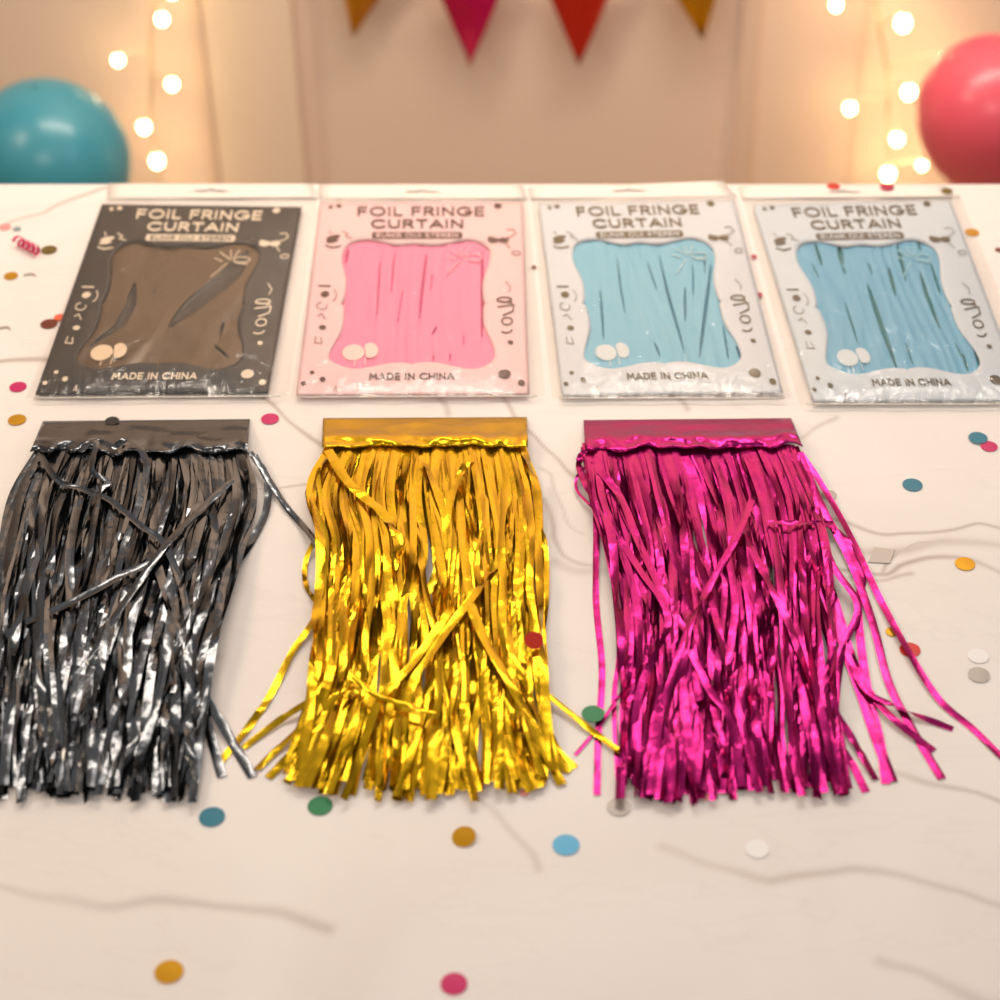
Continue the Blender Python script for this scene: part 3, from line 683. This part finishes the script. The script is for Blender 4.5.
def pack(key, label, card_col, foil_col, ink_col, bal_col, seed, foil_rough=.45, foil_metal=.0, bump_foil=0, spark=(.9, .9, .9), ink_side=None, crease_shade=(.1, .1, .1)):
    d = PK[key]; c4 = [Vector(q) for q in d['c']]
    def px(s, t):
        a = c4[0].lerp(c4[1], s); b = c4[3].lerp(c4[2], s); return a.lerp(b, t)
    def inv(x, y):
        s, t = .5, .5
        for _ in range(6):
            a = c4[0].lerp(c4[1], s); b = c4[3].lerp(c4[2], s); t = (y-a.y)/(b.y-a.y); l = c4[0].lerp(c4[3], t); r = c4[1].lerp(c4[2], t); s = (x-l.x)/(r.x-l.x)
        return s, t
    def hh(s, t):
        s2 = min(1, abs(2*s-1)); t2 = min(1, abs(2*t-1))
        h = .0058+.0072*(1-s2**4)*(1-t2**5)
        h += .0008*noise.noise(Vector((s*5, t*5, seed)))
        return h
    def on(s, t, dz=0):
        q = px(s, t); return P(q.x, q.y, hh(s, t)+dz)
    ctr = px(.5, .5); root = empty('curtain_pack', P(ctr.x, ctr.y)); tag(root, label, 'packaged curtain', 'packaged foil curtains in a row at the back of the table')
    # card with scalloped window
    win = smooth_loop([art(*p) for p in WIN], 4); n = len(win); K = 9
    V = []; Fc = []
    cs, ct = .5, .55
    outer = []
    for p in win:
        dx, dy = p[0]-cs, p[1]-ct; k = min((1-cs)/abs(dx) if dx > 0 else cs/abs(dx) if dx else 9e9, (1-ct)/dy if dy > 0 else ct/-dy if dy else 9e9)
        outer.append(Vector((cs+dx*k, ct+dy*k)))
    for cr_ in ((0, 0), (1, 0), (1, 1), (0, 1)):
        j = min(range(n), key=lambda i: (outer[i]-Vector(cr_)).length); outer[j] = Vector(cr_)
    for i, p in enumerate(win): V.append(on(p[0], p[1], -.0014))
    for k in range(K+1):
        for i in range(n): q = win[i].lerp(outer[i], k/K); V.append(on(q.x, q.y, 0))
    for i in range(n):
        q = outer[i]; w_ = P(*px(q.x, q.y), .0); b_ = V[-n] if False else None
        qq = px(.5+(q.x-.5)*.97, .5+(q.y-.5)*.955); V.append(P(qq.x, qq.y, .0005))
    for k in range(K+2):
        for i in range(n): a = k*n+i; b = k*n+(i+1) % n; Fc.append((a, b, b+n, a+n))
    card_m = mat('printed_card', card_col, .55, coat=.15, bump=(40, .08, .004))
    mesh_obj('printed_card', V, Fc, card_m, root, True)
    # folded foil behind the window
    ss = [p[0] for p in win]; ts = [p[1] for p in win]; s0, s1, t0, t1 = min(ss)-.015, max(ss)+.015, min(ts)-.015, max(ts)+.015
    nu, nv = 250, 90; V = []; Fc = []; GG = []
    G_ = CRE.get(key, [])
    S = np.linspace(s0, s1, nu); T = np.linspace(t0, t1, nv)
    for t in T:
        for s in S:
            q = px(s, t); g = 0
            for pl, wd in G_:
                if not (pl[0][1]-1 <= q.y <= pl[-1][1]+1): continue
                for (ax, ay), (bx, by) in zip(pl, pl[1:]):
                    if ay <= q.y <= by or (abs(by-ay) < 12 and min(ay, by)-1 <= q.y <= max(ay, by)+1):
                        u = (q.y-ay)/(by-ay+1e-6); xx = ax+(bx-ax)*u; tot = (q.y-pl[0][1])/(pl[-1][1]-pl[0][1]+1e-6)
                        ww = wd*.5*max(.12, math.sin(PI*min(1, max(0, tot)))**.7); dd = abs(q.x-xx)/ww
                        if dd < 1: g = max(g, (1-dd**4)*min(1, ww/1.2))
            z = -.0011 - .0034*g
            if bump_foil:
                z += bump_foil*(noise.noise(Vector((s*4.5+t*3, t*3, seed)))+.5*noise.noise(Vector((s*11, t*6+s*7, seed+3))))
                z = min(z, -.0010)
            else:
                z -= .0009*(1+math.sin(s*70+5*noise.noise(Vector((s*3, t*1.2, seed)))*3))*.5 + .0006*noise.noise(Vector((s*30, t*2, seed)))
            V.append(P(q.x, q.y, max(.0007, hh(s, t)+z))); GG.append(g)
    for j in range(nv-1):
        for i in range(nu-1): a = j*nu+i; Fc.append((a, a+nu, a+nu+1, a+1))
    fm = mat('folded_foil', foil_col, foil_rough, foil_metal, coat=.1)
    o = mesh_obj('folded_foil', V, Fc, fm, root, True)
    o.data.materials.append(mat('foil_crease_shade', crease_shade, .4, .1))  # shade painted into the fold grooves as a darker foil colour
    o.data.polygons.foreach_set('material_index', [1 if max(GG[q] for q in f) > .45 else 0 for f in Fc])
    # printing
    ink = mat('printing_ink', ink_col, .5); dim = mat('printing_ink_soft', ink_side or ink_col, .5); bal = mat('balloon_print', bal_col, .5); spk = mat('spark_print', spark, .5)
    def prt(name, polys, m, dz=.0007):
        V = []; Fc = []
        for p in polys:
            b = len(V)
            for a in p: s, t = art(*a); V.append(on(s, t, dz))
            Fc.append(tuple(range(b, b+len(p))))
        return mesh_obj(name, V, Fc, m, root)
    ti = stroke_polys(text_strokes('FOIL FRINGE', 302, 786, 144, 174), 8.2) + stroke_polys(text_strokes('CURTAIN', 354, 704, 193, 221), 8.6)
    prt('printed_title', ti, ink)
    pill = []
    pill += [[(x, 238), (x+11, 238), (x+11, 264), (x, 264)] for x in range(362, 692, 11)] + [ell(362, 251, 10, 13), ell(692, 251, 10, 13)]
    prt('printed_pill', pill, ink, .0007)
    prt('printed_subtitle', stroke_polys(text_strokes('EUNIR OUI STEREN', 372, 684, 244, 258), 3.4), card_m, .0011)
    prt('printed_origin', stroke_polys(text_strokes('MADE IN CHINA', 344, 668, 784, 806), 6), ink)
    doo = [ell(195, 142, 8, 7), ell(226, 138, 11, 7), ell(838, 138, 15, 11), ell(205, 258, 28, 8, -12), ell(200, 272, 24, 7, -8), ell(820, 270, 22, 11), ell(860, 270, 21, 11), ell(172, 477, 17, 12, -10),
           ell(162, 605, 14, 9), ell(122, 778, 9, 7), ell(88, 820, 10, 8), ell(162, 805, 11, 10), ell(862, 788, 25, 18), ell(927, 822, 14, 12, 15), ell(885, 665, 11, 8, 15)]
    doo += stroke_polys([[(150, 445), (192, 446)], [(176, 290), (200, 298), (232, 292)], [(800, 262), (812, 258)], arc(862, 500, 28, 9, 0, 360, 14), [(835, 505), (890, 512)], [(838, 528), (892, 520)],
                         arc(872, 583, 20, 14, 30, 380, 16), [(858, 560), (895, 545), (898, 520)], arc(868, 612, 24, 16, 20, 130, 8)], 6)
    prt('printed_doodles', doo, ink)
    soft = stroke_polys([[(190, 232), (196, 246)], [(240, 236), (262, 246), (250, 256), (276, 262)], arc(200, 480, 16, 22, -60, 80, 10), arc(160, 522, 20, 14, -20, 260, 14), [(145, 560), (160, 552), (172, 572)],
                         [(136, 640), (132, 664), (160, 666), (156, 644)], [(862, 262), (885, 258), (906, 244), (896, 228), (872, 230)], [(868, 282), (884, 300)], arc(908, 320, 16, 8, 0, 330, 12),
                         [(868, 430), (886, 452), (880, 470)], [(205, 850), (212, 830), (216, 852)]], 4.5)
    prt('printed_curls', soft, dim)
    prt('printed_balloons', [ell(281, 702, 43, 31, -4), [p for p in ell(347, 694, 29, 29, 0, 28) if math.hypot((p[0]-281)/50, (p[1]-702)/36) > 1]] + stroke_polys([[(287, 735), (285, 752)], [(327, 722), (325, 748)]], 3.5), bal, -.0003)
    prt('printed_spark', stroke_polys([[(700, 335), (655, 306)], [(702, 328), (694, 298)], [(712, 326), (728, 296)], [(690, 350), (640, 402)], [(640, 330), (670, 342)], arc(745, 335, 32, 11, 0, 360, 14), [(718, 345), (770, 352)]], 5), spk, -.0002)
    # clear bag
    B = [Vector(q) for q in d['bag']]; nb = 56; V = []; Fc = []
    for j in range(nb+1):
        for i in range(nb+1):
            u, v = i/nb, j/nb; q = B[0].lerp(B[1], u).lerp(B[3].lerp(B[2], u), v); s, t = inv(q.x, q.y)
            cs_, ct_ = min(1, max(0, s)), min(1, max(0, t)); dist = math.hypot((s-cs_)*1.0, (t-ct_)*1.2)
            h = hh(cs_, ct_)+.0026; base = (.0012 if v < .9 else .0012+.0038*min(1, (v-.9)/.08))+.0012*abs(noise.noise(Vector((q.x*.05, q.y*.02, seed))))*2
            f = max(0, 1-dist/.055); h = base+(h-base)*(f*f*(3-2*f)) if dist > 0 else h
            V.append(P(q.x, q.y, h))
    for j in range(nb):
        for i in range(nb): a = j*(nb+1)+i; Fc.append((a, a+nb+1, a+nb+2, a+1))
    mesh_obj('clear_bag', V, Fc, film, root, True)
    # header flap with hang slot
    FL = [Vector(q) for q in d['flap']]
    def fp(u, v): return FL[0].lerp(FL[1], u).lerp(FL[3].lerp(FL[2], u), v)
    hole = [(-.075, .58), (-.07, .48), (-.02, .46), (-.012, .36), (.012, .36), (.02, .46), (.07, .48), (.075, .58), (.03, .62), (0, .60), (-.03, .62)]
    hole = smooth_loop([(.5+a, b) for a, b in hole], 3); n = len(hole); V = []; Fc = []
    def rect(p):
        dx, dy = p[0]-.5, p[1]-.5; dx = dx or 1e-6; dy = dy or 1e-6; dxs = dx*6
        k = min(.5/abs(dx), .5/abs(dy)); return Vector((.5+dx*k, .5+dy*k))
    ou = [rect(p) for p in hole]
    for cr_ in ((0, 0), (1, 0), (1, 1), (0, 1)):
        j = min(range(n), key=lambda i: (ou[i]-Vector(cr_)).length+(0)); ou[j] = Vector(cr_)
    def flh(u, v): return .0022+.0012*noise.noise(Vector((u*6, v*2, seed)))
    for k in range(7):
        for i in range(n): q = hole[i].lerp(ou[i], k/6); r = fp(q.x, q.y); V.append(P(r.x, r.y, flh(q.x, q.y)))
    for k in range(6):
        for i in range(n): a = k*n+i; b = k*n+(i+1) % n; Fc.append((a, b, b+n, a+n))
    o = mesh_obj('hang_header', V, Fc, flap_m, root, True); s_ = o.modifiers.new('thick', 'SOLIDIFY'); s_.thickness = .0005
    # seals along the top fold and the bottom edge
    t1_ = [P(*(B[0].lerp(B[1], i/20)), .0035) for i in range(21)]; MB().tube(t1_, .0011, 6).obj('top_seal', seam_m, root, True)
    t2_ = [P(*(B[3].lerp(B[2], .03+.94*i/20)), .0058+.0005*math.sin(i)) for i in range(21)]; MB().tube(t2_, .0008, 6).obj('bottom_seal', seam_m, root, True)
    return root
pack('black', 'black printed foil fringe curtain pack with cream lettering in clear bag', srgb(32, 26, 22), srgb(92, 70, 46), srgb(232, 214, 190), srgb(232, 205, 172), 1.3, .32, .25, .0035, srgb(205, 185, 160), crease_shade=srgb(52, 46, 40))
pack('pink', 'pink printed foil fringe curtain pack with brown lettering in clear bag', srgb(246, 204, 205), srgb(248, 136, 174), srgb(92, 48, 38), srgb(250, 214, 206), 2.7, spark=srgb(252, 168, 190), ink_side=srgb(180, 130, 124), crease_shade=srgb(214, 84, 140))
pack('blue', 'pale blue curtain pack beside the pink one, its blue foil nearly smooth', srgb(218, 222, 228), srgb(122, 190, 216), srgb(106, 90, 60), srgb(220, 226, 228), 4.1, spark=srgb(168, 206, 216), ink_side=srgb(160, 158, 150), crease_shade=srgb(62, 142, 170))
pack('deep', 'rightmost pale blue curtain pack, its deeper blue foil split by creases shaded dark teal', srgb(206, 216, 225), srgb(96, 170, 204), srgb(88, 78, 62), srgb(212, 222, 228), 5.9, spark=srgb(140, 196, 212), ink_side=srgb(150, 152, 150), crease_shade=srgb(24, 124, 134))
